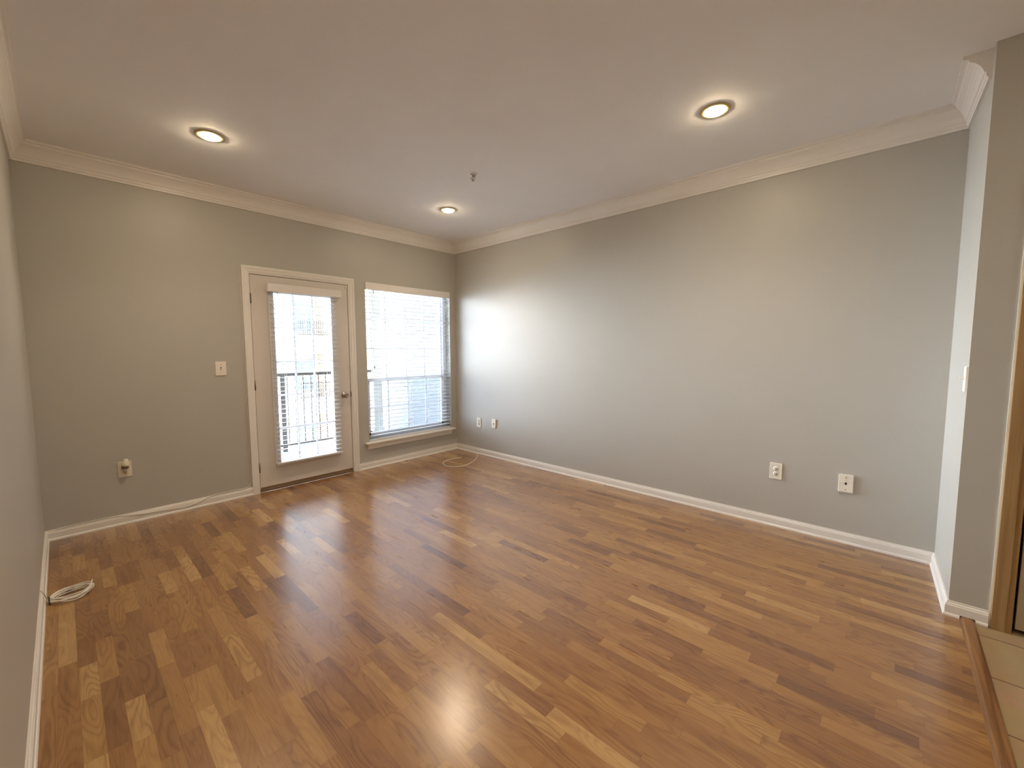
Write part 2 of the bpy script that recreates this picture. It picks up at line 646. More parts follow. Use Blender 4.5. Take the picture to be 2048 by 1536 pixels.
# short wall at the right end of the long wall; it holds a closet door further along
pb = MB()
D2A, D2B, D2Z = -4.842, -5.60, 2.05
LE = -4.632        # the return wall runs very slightly out of square
b = bmesh.new()
plan = [(TW, -L), (0, -L), (-S, LE), (-S, D2A+0.010), (TW, D2A+0.010)]
A = [b.verts.new((x, y, -0.12)) for x, y in plan]
C = [b.verts.new((x, y, H)) for x, y in plan]
for i in range(len(plan)):
    j = (i+1) % len(plan)
    b.faces.new((A[i], A[j], C[j], C[i]))
b.faces.new(A)
b.faces.new(list(reversed(C)))
bmesh.ops.recalc_face_normals(b, faces=b.faces)
pb._merge(b)
RN = Vector((LE+L, S, 0)).normalized()
pb.box(-S, TW, D2B, D2A+0.010, D2Z, H)
pb.box(-S, TW, -REAR, D2B, -0.12, H)
pb.box(-S+0.12, TW, D2B, D2A+0.010, -0.12, D2Z)
struct(pb.build('wall_partition', 'wall'), 'grey painted wall end standing at the right beside the tiled floor', 'wall')
struct(MB().box(-W-TW, TW, -REAR-TW, -REAR, -0.12, H).build('wall_rear', 'plaster'), 'wall behind the viewpoint', 'wall')

# crown moulding
CR = [(0, H-0.133), (0.011, H-0.133), (0.0125, H-0.120), (0.017, H-0.116), (0.0175, H-0.100), (0.023, H-0.096),
      (0.026, H-0.086), (0.031, H-0.072), (0.039, H-0.058), (0.049, H-0.045), (0.060, H-0.035), (0.067, H-0.030),
      (0.068, H-0.020), (0.075, H-0.016), (0.085, H-0.014), (0.085, H), (0, H)]
struct(MB().sweep(CR, (-W, -REAR, 0), (-W, 0, 0), (1, 0, 0), 0, -1).build('trim_1', 'trim'), 'white crown moulding along the left wall', 'moulding')
struct(MB().sweep(CR, (-W, 0, 0), (0, 0, 0), (0, -1, 0), 1, -1).build('trim_2', 'trim'), 'white crown moulding above the balcony door and window', 'moulding')
struct(MB().sweep(CR, (0, 0, 0), (0, -L, 0), (-1, 0, 0), 1, -1).build('trim_3', 'trim'), 'white crown moulding along the long right wall', 'moulding')
struct(MB().sweep(CR, (0, -L, 0), (-0.595, -L+(LE+L)*0.595/S, 0), RN, 1, 0, 1.2).build('trim_4', 'trim'), 'short white crown moulding with a cut end at the upper right', 'moulding')

# baseboards
BB = [(0, 0), (0.019, 0), (0.0185, 0.008), (0.016, 0.014), (0.0125, 0.017), (0.0125, 0.056), (0.010, 0.060), (0.0095, 0.066), (0.0055, 0.071), (0.005, 0.078), (0, 0.078)]
CASL, CASR = -2.4806, -1.4228     # outer faces of the door casing
struct(MB().sweep(BB, (-W, 0, 0), (CASL, 0, 0), (0, -1, 0), 1, 0).build('baseboard_back', 'trim'), 'white baseboard left of the balcony door', 'baseboard')
struct(MB().sweep(BB, (CASR, 0, 0), (0, 0, 0), (0, -1, 0), 0, -1).build('baseboard_corner', 'trim'), 'short white baseboard under the window', 'baseboard')
struct(MB().sweep(BB, (-W, -REAR, 0), (-W, 0, 0), (1, 0, 0), 0, -1).build('baseboard_left', 'trim'), 'white baseboard along the left wall', 'baseboard')
struct(MB().sweep(BB, (0, 0, 0), (0, -L, 0), (-1, 0, 0), 1, -1).build('baseboard_right', 'trim'), 'long white baseboard along the right wall', 'baseboard')
struct(MB().sweep(BB, (0, -L, 0), (-S, LE, 0), RN, 1, 1).build('baseboard_return', 'trim'), 'bright white baseboard on the short return wall', 'baseboard')
NO = 0.0175
BBN = [(0, NO), (0.0125, NO), (0.0125, 0.056), (0.010, 0.060), (0.0095, 0.066), (0.0055, 0.071), (0.005, 0.078), (0, 0.078)]
bp_ = MB()
bp_.sweep(BB, (-S, LE, 0), (-S, -4.672, 0), (-1, 0, 0), -1, 0)
bp_.sweep(BBN, (-S, -4.672, 0), (-S, -4.726, 0), (-1, 0, 0), 0, 0)
bp_.sweep(BB, (-S, -4.726, 0), (-S, -4.766, 0), (-1, 0, 0), 0, 0)
struct(bp_.build('baseboard_partition', 'trim'), 'white baseboard on the wall end, notched over the threshold', 'baseboard')

# oak reducer strip between wood and tile
rs = MB()
prof = [(-4.726, 0.0), (-4.724, 0.008), (-4.716, 0.0145), (-4.700, 0.0165), (-4.685, 0.0160), (-4.6765, 0.011), (-4.6735, 0.0)]
b = bmesh.new()
A = [b.verts.new((-W+0.02, y, z)) for y, z in prof]
C = [b.verts.new((-S-0.0005, y, z)) for y, z in prof]
for i in range(len(prof)-1):
    b.faces.new((A[i], A[i+1], C[i+1], C[i]))
b.faces.new((A[-1], A[0], C[0], C[-1]))
b.faces.new(A)
b.faces.new(list(reversed(C)))
rs._merge(b)
struct(rs.build('trim_5', 'strip'), 'oak threshold strip between the wood floor and the tile', 'threshold')

# ------------------------------------------------------------------ balcony door
DL, DR, DT = -2.4123, -1.4955, 2.045
d1 = struct_empty('door_1', (-1.954, 0, 0), 'white balcony door with a tall divided glass lite and blind', 'door')
CT = 2.1159
def casing_sweep(mb, out_edge, in_edge, t=0.017):
    # three mitred boards with a stepped profile
    def board(p0, p1, q0, q1):
        # p: outer line ends, q: inner line ends (x, z)
        b = bmesh.new()
        steps = [(0.0, 0.0), (0.0, t), (0.30, t), (0.36, t-0.003), (0.75, t-0.005), (0.82, t-0.009), (1.0, t-0.010), (1.0, 0.0)]
        def pt(o, i, s, y):
            return b.verts.new((o[0]+(i[0]-o[0])*s, -y, o[1]+(i[1]-o[1])*s))
        A = [pt(p0, q0, s, y) for s, y in steps]
        C = [pt(p1, q1, s, y) for s, y in steps]
        for k in range(len(steps)):
            j = (k+1) % len(steps)
            b.faces.new((A[k], A[j], C[j], C[k]))
        b.faces.new(A)
        b.faces.new(list(reversed(C)))
        bmesh.ops.recalc_face_normals(b, faces=b.faces)
        mb._merge(b)
    (ox0, ox1, oz), (ix0, ix1, iz) = out_edge, in_edge
    board((ox0, 0), (ox0, oz), (ix0, 0), (ix0, iz))
    board((ox0, oz), (ox1, oz), (ix0, iz), (ix1, iz))
    board((ox1, oz), (ox1, 0), (ix1, iz), (ix1, 0))
cs = MB()
casing_sweep(cs, (CASL, CASR, CT), (DL-0.008, DR+0.008, DT+0.010))
cs.build('casing', 'trim', d1)
jb = MB()
jb.box(DX0, DL-0.004, 0.0, TW, 0, DZ1)
jb.box(DR+0.004, DX1, 0.0, TW, 0, DZ1)
jb.box(DL-0.004, DR+0.004, 0.0, TW, DT+0.004, DZ1)
jb.build('jamb', 'trim', d1)
ws = MB()
ws.box(DL-0.004, DL+0.012, 0.050, 0.062, 0.02, DT+0.004)
ws.box(DR-0.012, DR+0.004, 0.050, 0.062, 0.02, DT+0.004)
ws.box(DL+0.012, DR-0.012, 0.050, 0.062, DT-0.010, DT+0.004)
ws.build('weatherstrip', 'gasket', d1)
# slab with lite opening
LX0, LX1, LZ0, LZ1 = -2.222, -1.680, 0.262, 1.892
SY0, SY1, SZ0 = 0.004, 0.048, 0.026
sl = MB()
sl.box(DL, LX0, SY0, SY1, SZ0, DT)
sl.box(LX1, DR, SY0, SY1, SZ0, DT)
sl.box(LX0, LX1, SY0, SY1, SZ0, LZ0)
sl.box(LX0, LX1, SY0, SY1, LZ1, DT)
sl.build('slab', 'door', d1)
lf = MB()
FW = 0.050
lf.box(LX0-FW, LX0, -0.006, SY0, LZ0-FW, LZ1+FW, 0.004)
lf.box(LX1, LX1+FW, -0.006, SY0, LZ0-FW, LZ1+FW, 0.004)
lf.box(LX0-0.004, LX1+0.004, -0.006, SY0, LZ0-FW, LZ0, 0.004)
lf.box(LX0-0.004, LX1+0.004, -0.006, SY0, LZ1, LZ1+FW, 0.004)
lf.build('lite_frame', 'door', d1)
mu = MB()
for k in (1, 2):
    x = LX0+(LX1-LX0)*k/3
    mu.box(x-0.0085, x+0.0085, 0.018, 0.026, LZ0, LZ1)
for k in range(1, 5):
    z = LZ0+(LZ1-LZ0)*k/5
    mu.box(LX0, LX1, 0.0175, 0.0265, z-0.0085, z+0.0085)
mu.build('muntin_grid', 'vinyl', d1)
MB().box(LX0, LX1, 0.028, 0.031, LZ0, LZ1).build('glass_pane', 'glass', d1)
th = MB().box(DL-0.004, DR+0.004, 0.0, TW, 0, 0.022, 0.003)
th.build('threshold', 'threshold', d1)
sw = MB().box(DL+0.002, DR-0.002, 0.0008, SY0, SZ0, SZ0+0.022, 0.001)
sw.build('door_sweep', 'threshold', d1)
for z in (1.827, 1.027, 0.24):
    hg = MB().lathe([(0, -0.045), (0.0065, -0.045), (0.0065, 0.045), (0, 0.045)], (DL-0.002, -0.004, z), (0, 0, 1), 14)
    hg.box(DL-0.003, DL+0.001, -0.004, 0.006, z-0.043, z+0.043)
    hg.build('hinge', 'hinge', d1)
KX, KZ = -1.570, 0.866
kn = MB().lathe([(0, 0.0), (0.031, 0.0), (0.031, 0.004), (0.026, 0.009), (0.013, 0.012), (0.0115, 0.030), (0.017, 0.036),
                 (0.0255, 0.045), (0.0275, 0.054), (0.0255, 0.062), (0.018, 0.067), (0.009, 0.0685), (0.008, 0.066), (0, 0.066)],
                (KX, SY0, KZ), (0, -1, 0), 36)
kn.build('door_knob', 'nickel', d1)
sk = MB().box(DR+0.001, DR+0.0075, -0.0095, 0.003, 0.845, 0.898, 0.001)
sk.build('strike_plate', 'hinge', d1)
ms = MB().box(DR-0.022, DR-0.004, -0.008, SY0, 2.008, 2.035, 0.002)
ms.build('alarm_contact', 'plate', d1)

# ------------------------------------------------------------------ window
w1 = struct_empty('window_1', (-0.695, 0.1, WZ0), 'white double hung window with divided panes beside the door', 'window')
FY0, FY1 = 0.095, 0.165
fr = MB()
FWI = 0.045
fr.box(WX0, WX0+FWI, FY0, FY1, WZ0, WZ1)
fr.box(WX1-FWI, WX1, FY0, FY1, WZ0, WZ1)
fr.box(WX0+FWI, WX1-FWI, FY0, FY1, WZ0, WZ0+0.050)
fr.box(WX0+FWI, WX1-FWI, FY0, FY1, WZ1-0.055, WZ1)
fr.build('window_frame', 'vinyl', w1)
GX0, GX1 = WX0+FWI, WX1-FWI
ZM = 1.002
us = MB()
us.box(GX0, GX1, 0.128, 0.150, ZM-0.012, ZM+0.020)
us.box(GX0, GX0+0.020, 0.128, 0.150, ZM, WZ1-0.055)
us.box(GX1-0.020, GX1, 0.128, 0.150, ZM, WZ1-0.055)
for k in (1, 2, 3):
    x = GX0+(GX1-GX0)*k/4
    us.box(x-0.0085, x+0.0085, 0.136, 0.144, ZM+0.02, WZ1-0.055)
for z in (1.710, 1.372):
    us.box(GX0+0.02, GX1-0.02, 0.1355, 0.1445, z-0.008, z+0.008)
us.build('upper_sash', 'vinyl', w1)
ls = MB()
ls.box(GX0, GX1, 0.102, 0.126, ZM-0.020, ZM+0.018)
ls.box(GX0, GX0+0.032, 0.102, 0.126, WZ0+0.05, ZM)
ls.box(GX1-0.032, GX1, 0.102, 0.126, WZ0+0.05, ZM)
ls.box(GX0, GX1, 0.102, 0.126, WZ0+0.05, WZ0+0.095)
for k in (1, 2, 3):
    x = GX0+(GX1-GX0)*k/4
    ls.box(x-0.0085, x+0.0085, 0.110, 0.118, WZ0+0.09, ZM-0.02)
ls.box(GX0+0.03, GX1-0.03, 0.1095, 0.1185, 0.666, 0.682)
ls.build('lower_sash', 'vinyl', w1)
MB().box(GX0, GX1, 0.139, 0.141, ZM+0.015, WZ1-0.05).build('glass_pane', 'glass', w1)
MB().box(GX0+0.02, GX1-0.02, 0.113, 0.115, WZ0+0.09, ZM-0.015).build('glass_pane', 'glass', w1)
MB().box(GX0, GX1, 0.156, 0.157, WZ0+0.05, ZM).build('insect_screen', 'screen', w1)
st = MB()
st.box(-1.352, -0.062, -0.058, 0.0, 0.285, 0.305, 0.005)
st.box(WX0+0.001, WX1-0.001, -0.002, 0.095, 0.2855, 0.3045)
st.build('window_sill', 'trim', w1)
ap = MB().box(-1.318, -0.096, -0.017, 0.0, 0.222, 0.285, 0.004)
ap.build('apron', 'trim', w1)

# ------------------------------------------------------------------ blinds
def blind(name, loc, label, x0, x1, yc, ztop, zbot, sw, pitch, val, tilt_deg):
    t = thing(name, loc, label, 'blind', 'white slat blinds')
    vx0, vx1, vy0, vz0, vz1 = val
    v = MB()
    v.box(vx0, vx1, vy0, vy0+0.010, vz0, vz1, 0.003)
    v.box(vx0, vx0+0.008, vy0+0.008, yc+0.02, vz0, vz1, 0.002)
    v.box(vx1-0.008, vx1, vy0+0.008, yc+0.02, vz0, vz1, 0.002)
    v.build('valance', 'valance', t)
    MB().box(x0+0.004, x1-0.004, yc-0.020, yc+0.026, vz0+0.012, vz1-0.012, 0.002).build('headrail', 'slat', t)
    s = MB()
    z = ztop
    n = 0
    tilt = math.radians(tilt_deg)
    while z > zbot+0.035:
        b = bmesh.new()
        k = 4
        rows = []
        for i in range(k+1):
            u = -0.5 + i/k
            yy = yc + u*sw*math.cos(tilt)
            zz = z + u*sw*math.sin(tilt) + 0.0022*(1-(2*u)**2)
            rows.append((yy, zz))
        th = 0.0030
        V = [[b.verts.new((x, yy, zz+d)) for (yy, zz) in rows] for x in (x0, x1) for d in (0, th)]
        a0, a1, c0, c1 = V
        for i in range(k):
            b.faces.new((a0[i], a0[i+1], c0[i+1], c0[i]))
            b.faces.new((a1[i], c1[i], c1[i+1], a1[i+1]))
            b.faces.new((a0[i], a1[i], a1[i+1], a0[i+1]))
            b.faces.new((c0[i], c0[i+1], c1[i+1], c1[i]))
        b.faces.new((a0[0], c0[0], c1[0], a1[0]))
        b.faces.new((a0[k], a1[k], c1[k], c0[k]))
        s._merge(b)
        z -= pitch
        n += 1
    s.build('slats', 'slat', t)
    MB().box(x0, x1, yc-sw/2, yc+sw/2, zbot, zbot+0.017, 0.003).build('bottom_rail', 'slat', t)
    lad = MB()
    Lw = x1-x0
    for f in ((0.13, 0.5, 0.87) if Lw > 0.9 else (0.17, 0.83)):
        x = x0+Lw*f
        for yy in (yc-sw/2-0.001, yc+sw/2+0.001):
            lad.box(x-0.0009, x+0.0009, yy-0.0009, yy+0.0009, zbot+0.01, vz0+0.02)
    lad.build('ladder_cord', 'cord', t)
    return t

db = blind('door_blind', (-1.95, 0, 1.95), 'white slat blind mounted on the glazed balcony door', -2.262, -1.638, -0.034, 1.868, 0.252, 0.050, 0.0435,
           (-2.285, -1.592, -0.068, 1.898, 1.972), -4.5)
MB().tube([(-2.205, -0.062, 1.90), (-2.204, -0.064, 1.875), (-2.203, -0.063, 1.862)], 0.003, 8).build('wand_hook', 'shutter', db)
MB().box(-2.2735, -2.262, -0.060, -0.006, 0.252, 0.264, 0.001).build('hold_down_bracket', 'slat', db)
MB().box(-1.638, -1.6265, -0.060, -0.006, 0.252, 0.264, 0.001).build('hold_down_bracket', 'slat', db)

wbld = blind('window_blind', (-0.695, 0, 2.09), 'white slat blind filling the double hung window', -1.281, -0.109, 0.035, 1.998, 0.3065, 0.050, 0.0455,
             (-1.289, -0.101, -0.012, 2.024, 2.1045), -1.5)
MB().tube([(-1.238, -0.006, 2.02), (-1.236, -0.004, 1.6), (-1.232, -0.002, 1.10)], 0.0035, 8).build('tilt_wand', 'slat', wbld)
lc = MB()
lc.tube([(-1.205, -0.006, 2.02), (-1.203, -0.003, 1.6), (-1.200, -0.001, 1.16)], 0.0012, 6)
lc.build('lift_cord', 'cord', wbld)
MB().lathe([(0, 0), (0.004, 0.0), (0.0065, -0.014), (0.006, -0.024), (0, -0.026)], (-1.200, -0.001, 1.168), (0, 0, 1), 12).build('tassel', 'shutter', wbld)
MB().tube([(-1.2, -0.006, 2.03), (-1.193, -0.009, 2.0), (-1.189, -0.008, 1.985)], 0.003, 8).build('wand_hook', 'shutter', wbld)

# ------------------------------------------------------------------ plates on the walls
def face_map(plane):
    """returns f(u, d, z) -> world; u along the wall, d out of the wall"""
    if plane == 'back':
        return lambda u, d, z: Vector((u, -d, z))
    if plane == 'right':
        return lambda u, d, z: Vector((-d, -u, z))
    if plane == 'return':
        return lambda u, d, z: Vector((u, -L+(LE+L)*(-u)/S-0.001+d, z))

def pbox(mb, fm, u0, u1, d0, d1, z0, z1, bevel=0.0):
    a, c = fm(u0, d0, z0), fm(u1, d1, z1)
    mb.box(a.x, c.x, a.y, c.y, a.z, c.z, bevel)
    return mb

def axis_of(fm):
    return (fm(0, 1, 0)-fm(0, 0, 0)).normalized()

PW, PH = 0.080, 0.124
def plate(fm, u, z, t, m='plate', w=PW, h=PH, d=0.006):
    b = MB()
    pbox(b, fm, u-w/2, u+w/2, 0, d, z-h/2, z+h/2, 0.0025)
    return b.build('cover_plate', m, t)

def screws(fm, u, zs, t, m='chrome', d=0.006, r=0.0032):
    for z in zs:
        MB().lathe([(0, 0), (r, 0), (r, 0.0012), (0, 0.0016)], fm(u, d, z), axis_of(fm), 12).build('screw', m, t)

def duplex(fm, u, z, t, m='plate', only_lower=False):
    for s in ((-1,) if only_lower else (1, -1)):
        zc = z+s*0.0195
        b = MB()
        b.lathe([(0, 0), (0.0165, 0), (0.0165, 0.002), (0, 0.0022)], fm(u, 0.006, zc), axis_of(fm), 28)
        r = b.build('receptacle', m, t)
        q = MB()
        for k, hh in ((-1, 0.0075), (1, 0.0060)):
            pbox(q, fm, u+k*0.0064-0.0021, u+k*0.0064+0.0021, 0.0078, 0.0086, zc+0.003-hh/2-0.001, zc+0.003+hh/2+0.001)
        q.lathe([(0, 0), (0.0033, 0), (0.0033, 0.0006), (0, 0.0007)], fm(u, 0.0080, zc-0.0085), axis_of(fm), 12)
        q.build('slots', 'dark', r)

fb, fr_, ft = face_map('back'), face_map('right'), face_map('return')

t = thing('light_switch', (-2.673, 0, 1.193), 'white toggle light switch on the wall left of the balcony door', 'switch', 'wall plates')
plate(fb, -2.673, 1.193, t)
b = MB()
pbox(b, fb, -2.673-0.005, -2.673+0.005, 0.006, 0.0066, 1.193-0.012, 1.193+0.012)
b.build('toggle_slot', 'band', t)
b = MB()
a = bmesh.new()
MB.box(b, -2.673-0.0038, -2.673+0.0038, -0.020, -0.005, 1.185, 1.194, 0.0015)
a.free()
b.build('toggle', 'plate', t)
screws(fb, -2.673, (1.193+0.030, 1.193-0.030), t)

t = thing('wall_outlet', (-3.338, 0, 0.434), 'ivory wall outlet low on the wall far left of the balcony door', 'outlet', 'wall plates')
plate(fb, -3.338, 0.434, t, 'ivory')
duplex(fb, -3.338, 0.434, t, 'ivory', True)
# plug-in freshener standing in the upper socket
t = thing('plug_adapter', (-3.338, -0.007, 0.455), 'ivory plug-in adapter with a brown band in the left wall outlet', 'adapter')
b = MB()
b.box(-3.338-0.019, -3.338+0.019, -0.034, -0.0085, 0.436, 0.470, 0.005, 3)
b.build('plug_body', 'ivory', t)
MB().lathe([(0, 0), (0.020, 0), (0.0215, 0.004), (0.0215, 0.016), (0.020, 0.019), (0, 0.019)], (-3.338, -0.033, 0.444), (0, 0, 1), 28).build('collar_band', 'band', t)
MB().lathe([(0, 0), (0.022, 0), (0.0235, 0.006), (0.023, 0.018), (0.020, 0.030), (0.014, 0.040), (0.013, 0.052), (0.010, 0.055), (0, 0.056)],
           (-3.336, -0.033, 0.463), (0.12, 0, 1), 28).build('cap', 'ivory', t)

t = thing('wall_outlet', (0, -3.748, 0.428), 'white duplex outlet on the right wall, left of the blank jack plate', 'outlet', 'wall plates')
plate(fr_, 3.748, 0.428, t)
duplex(fr_, 3.748, 0.428, t)
screws(fr_, 3.748, (0.428,), t, r=0.0025)

t = thing('jack_plate', (0, -4.164, 0.424), 'white two part jack plate on the right wall nearest the wall end', 'jack plate', 'wall plates')
b = MB()
pbox(b, fr_, 4.164-PW/2, 4.164+PW/2, 0, 0.014, 0.424-PH/2, 0.424+0.0095, 0.002)
pbox(b, fr_, 4.164-PW/2, 4.164+PW/2, 0, 0.014, 0.424+0.0105, 0.424+PH/2, 0.002)
b.build('cover_plate', 'plate', t)
b = MB()
pbox(b, fr_, 4.158, 4.170, 0.0138, 0.0146, 0.424-0.004, 0.424+0.008, 0.0)
b.lathe([(0, 0), (0.0055, 0), (0.0055, 0.0006), (0, 0.0006)], fr_(4.164, 0.014, 0.420), axis_of(fr_), 14)
b.build('jack_socket', 'dark', t)
screws(fr_, 4.164, (0.424+0.040, 0.424-0.042), t, 'band', d=0.014)

t = thing('wall_outlet', (0, -0.446, 0.414), 'white duplex outlet on the right wall closest to the window corner', 'outlet', 'wall plates')
plate(fr_, 0.446, 0.414, t)
duplex(fr_, 0.446, 0.414, t)
screws(fr_, 0.446, (0.414,), t, r=0.0025)

t = thing('jack_plate', (0, -0.724, 0.430), 'narrow white phone jack plate beside the outlet near the window corner', 'jack plate', 'wall plates')
plate(fr_, 0.724, 0.430, t, w=0.068, h=0.112, d=0.013)
b = MB()
pbox(b, fr_, 0.7155, 0.7325, 0.0128, 0.0136, 0.420, 0.434)
b.build('jack_socket', 'dark', t)
screws(fr_, 0.724, (0.430+0.036, 0.430-0.036), t, d=0.013)

t = thing('light_switch', (-0.590, LE, 1.198), 'white light switch seen edge-on on the bright return wall', 'switch', 'wall plates')
plate(ft, -0.590, 1.198, t)
b = MB()
b.box(-0.590-0.0038, -0.590+0.0038, LE+0.006, LE+0.023, 1.196, 1.206, 0.0015)
b.build('toggle', 'plate', t)

# ------------------------------------------------------------------ recessed lights, sprinkler
def recessed(x, y, label, watts):
    t = thing('recessed_light', (x, y, H), label, 'ceiling light', 'recessed ceiling lights')
    MB().lathe([(0.056, 0.002), (0.0565, -0.005), (0.058, -0.0068), (0.062, -0.0070), (0.079, -0.0062), (0.083, -0.003), (0.084, 0.0), (0.080, 0.001)], (x, y, H), (0, 0, 1), 48).build('trim_ring', 'lamptrim', t)
    MB().lathe([(0.055, 0.0005), (0.0545, -0.006), (0.049, -0.0125), (0.036, -0.0175), (0.018, -0.0205), (0, -0.0212)], (x, y, H-0.0005), (0, 0, 1), 40).build('lens', 'lens', t)
    ld = bpy.data.lights.new('lamp_beam', 'SPOT')
    ld.energy = watts
    ld.color = (1.0, 0.81, 0.64)
    ld.spot_size = math.radians(124)
    ld.spot_blend = 1.0
    ld.shadow_soft_size = 0.065
    lo = bpy.data.objects.new('lamp_beam', ld)
    COL.objects.link(lo)
    lo.parent = t
    lo.matrix_parent_inverse = t.matrix_world.inverted()
    lo.location = (x, y, H-0.03)
    return t
r1 = recessed(-2.876, -1.010, 'lit recessed ceiling light at the left, nearest the back wall over the door', LAMP_WATTS)
copy_thing(r1, (1.963, -0.000, 0), 'lit recessed ceiling light nearest the far corner above the window')
copy_thing(r1, (1.938, -2.504, 0), 'lit recessed ceiling light at the right, nearest the viewpoint')
copy_thing(r1, (-0.01, -2.504, 0), 'lit recessed ceiling light overhead behind the viewpoint')
rr_ = recessed(-1.2, -5.9, 'unseen recessed light added over the tiled floor on the right', REAR_LAMP_WATTS)  # this lamp and its copy are unseen, added to light the room from behind
copy_thing(rr_, (-1.5, 0, 0), 'unseen recessed light added over the tiled floor on the left')

sp = thing('fire_sprinkler', (-1.315, -1.823, H), 'small chrome fire sprinkler head hanging from the ceiling', 'sprinkler')
MB().lathe([(0, 0.0), (0.036, 0.0), (0.036, -0.002), (0.026, -0.006), (0.012, -0.008), (0, -0.008)], (-1.315, -1.823, H), (0, 0, 1), 32).build('escutcheon', 'ceiling', sp)
MB().lathe([(0, -0.006), (0.012, -0.006), (0.013, -0.012), (0.024, -0.0135), (0.024, -0.0165), (0.013, -0.018), (0.012, -0.022), (0.008, -0.024), (0, -0.024)], (-1.315, -1.823, H), (0, 0, 1), 20).build('body', 'chrome', sp)
yk = MB()
for s in (-1, 1):
    dx = Vector((0.7, -0.7, 0))*s
    c0 = Vector((-1.315, -1.823, H))
    yk.tube([c0+dx*0.008+Vector((0, 0, -0.020)), c0+dx*0.017+Vector((0, 0, -0.026)), c0+dx*0.014+Vector((0, 0, -0.040)), c0+dx*0.003+Vector((0, 0, -0.050))], 0.0026, 8, subdiv=4)
yk.build('yoke_arms', 'chrome', sp)
MB().lathe([(0, -0.022), (0.0028, -0.022), (0.0028, -0.048), (0, -0.048)], (-1.315, -1.823, H), (0, 0, 1), 12).build('bulb', 'band', sp)
MB().lathe([(0, -0.049), (0.006, -0.050), (0.013, -0.0535), (0.013, -0.0550), (0, -0.0545)], (-1.315, -1.823, H), (0, 0, 1), 24).build('deflector', 'chrome', sp)

# ------------------------------------------------------------------ cables
R = 0.0026
cb = thing('coax_cable', (CASL, -0.02, 0), 'thin white cable run along the baseboard and round the balcony door to a loose end', 'cable')
zt = 0.078+R
pts = [(-W+0.05, -0.012, zt), (-3.6, -0.009, zt), (-3.45, -0.009, zt), (-3.36, -0.014, 0.0745), (-3.26, -0.0175, 0.055), (-3.16, -0.0165, 0.047),
       (-3.06, -0.0165, 0.040), (-2.99, -0.018, 0.034), (-2.92, -0.0165, 0.042), (-2.86, -0.0165, 0.060), (-2.82, -0.0135, 0.0745), (-2.77, -0.009, zt), (-2.65, -0.009, zt),
       (-2.545, -0.009, zt), (-2.505, -0.007, 0.095), (-2.490, -0.005, 0.13), (-2.4850, -0.005, 0.22)]
rp_ = MB().tube(pts, R, 8, subdiv=5)
xl = CASL-R-0.0008
up_ = [(-2.4850, -0.005, 0.22)]
for k in range(1, 12):
    z = 0.22+(2.05-0.22)*k/11
    up_.append((xl-0.0012-(0.004 if k % 3 == 1 else 0.0), -0.004, z))
up_ += [(xl, -0.004, 2.105), (xl+0.012, -0.004, CT+R+0.004), (-2.40, -0.004, CT+R+0.001)]
for k in range(1, 7):
    up_.append((-2.40+(-1.47+2.40)*k/6, -0.004, CT+R+0.001+(0.002 if k % 2 else 0)))
xr = CASR+R+0.0008
up_ += [(CASR-0.010, -0.004, CT+R+0.003), (xr, -0.004, CT-0.012), (xr, -0.004, 1.9), (xr+0.002, -0.004, 1.5), (xr, -0.004, 1.1), (xr+0.002, -0.004, 0.7), (xr, -0.004, 0.25), (xr+0.004, -0.005, 0.13), (xr+0.022, -0.008, 0.092), (xr+0.06, -0.009, zt)]
up_ += [(-1.2, -0.009, zt), (-0.8, -0.009, zt), (-0.4, -0.009, zt), (-0.06, -0.009, zt), (-0.022, -0.012, zt+0.001), (-0.010, -0.030, zt), (-0.009, -0.10, zt), (-0.009, -0.25, zt), (-0.009, -0.37, zt), (-0.012, -0.405, zt-0.002), (-0.0165, -0.418, 0.068), (-0.0165, -0.424, 0.045), (-0.024, -0.430, 0.016), (-0.050, -0.46, R+0.002),
        (-0.142, -0.552, R), (-0.291, -0.662, R), (-0.418, -0.716, R), (-0.538, -0.723, R), (-0.619, -0.672, R), (-0.656, -0.585, R), (-0.631, -0.496, R), (-0.582, -0.438, R), (-0.505, -0.398, R), (-0.421, -0.392, R+0.001), (-0.345, -0.414, R+0.003), (-0.295, -0.434, R+0.004)]
rp_.tube(up_, R, 8, subdiv=5)
rp_.build('cord', 'cord', cb)
ax = Vector((0.05, -0.02, 0)).normalized()
cn = MB().lathe([(0, 0), (0.0042, 0), (0.0042, 0.014), (0.0055, 0.015), (0.0055, 0.026), (0.0035, 0.027), (0, 0.027)], (-0.297, -0.433, 0.0065), ax, 16)
cn.build('connector', 'connector', cb)

cc = thing('cable_coil', (-3.665, -1.09, 0), 'bundled coil of white cable lying on the floor against the left wall', 'cable coil')
random.seed(11)
co = MB()
P = []
e1 = Vector((0.985, 0.16, 0)).normalized()      # long axis of the coil
e2 = Vector((-e1.y, e1.x, 0))
ctr = Vector((-3.662, -1.090, 0))
turns, per = 7, 22
for i in range(turns*per):
    k = i//per
    a = 2*math.pi*(i % per)/per
    ra = 0.081+0.009*math.sin(k*2.1)
    rb = 0.040+0.046*((k*3 % 7)/6.0)
    pinch = 1.0-0.35*(abs(math.cos(a))**3)
    p = ctr + e1*ra*math.cos(a)+e2*rb*math.sin(a)*pinch
    z = 0.006+0.0030*k+0.008*math.sin(a+k*0.7)**2+0.010*max(0, math.cos(a))**2
    P.append(p+Vector((0, 0, z)))
P += [ctr+e1*0.078+e2*0.012+Vector((0, 0, 0.03)), ctr+e1*0.088+e2*0.02+Vector((0, 0, 0.048))]
co.tube(P, 0.0026, 7, subdiv=2)
co.build('cord_loops', 'cord', cc)
b = MB()
q0 = ctr-e1*0.080
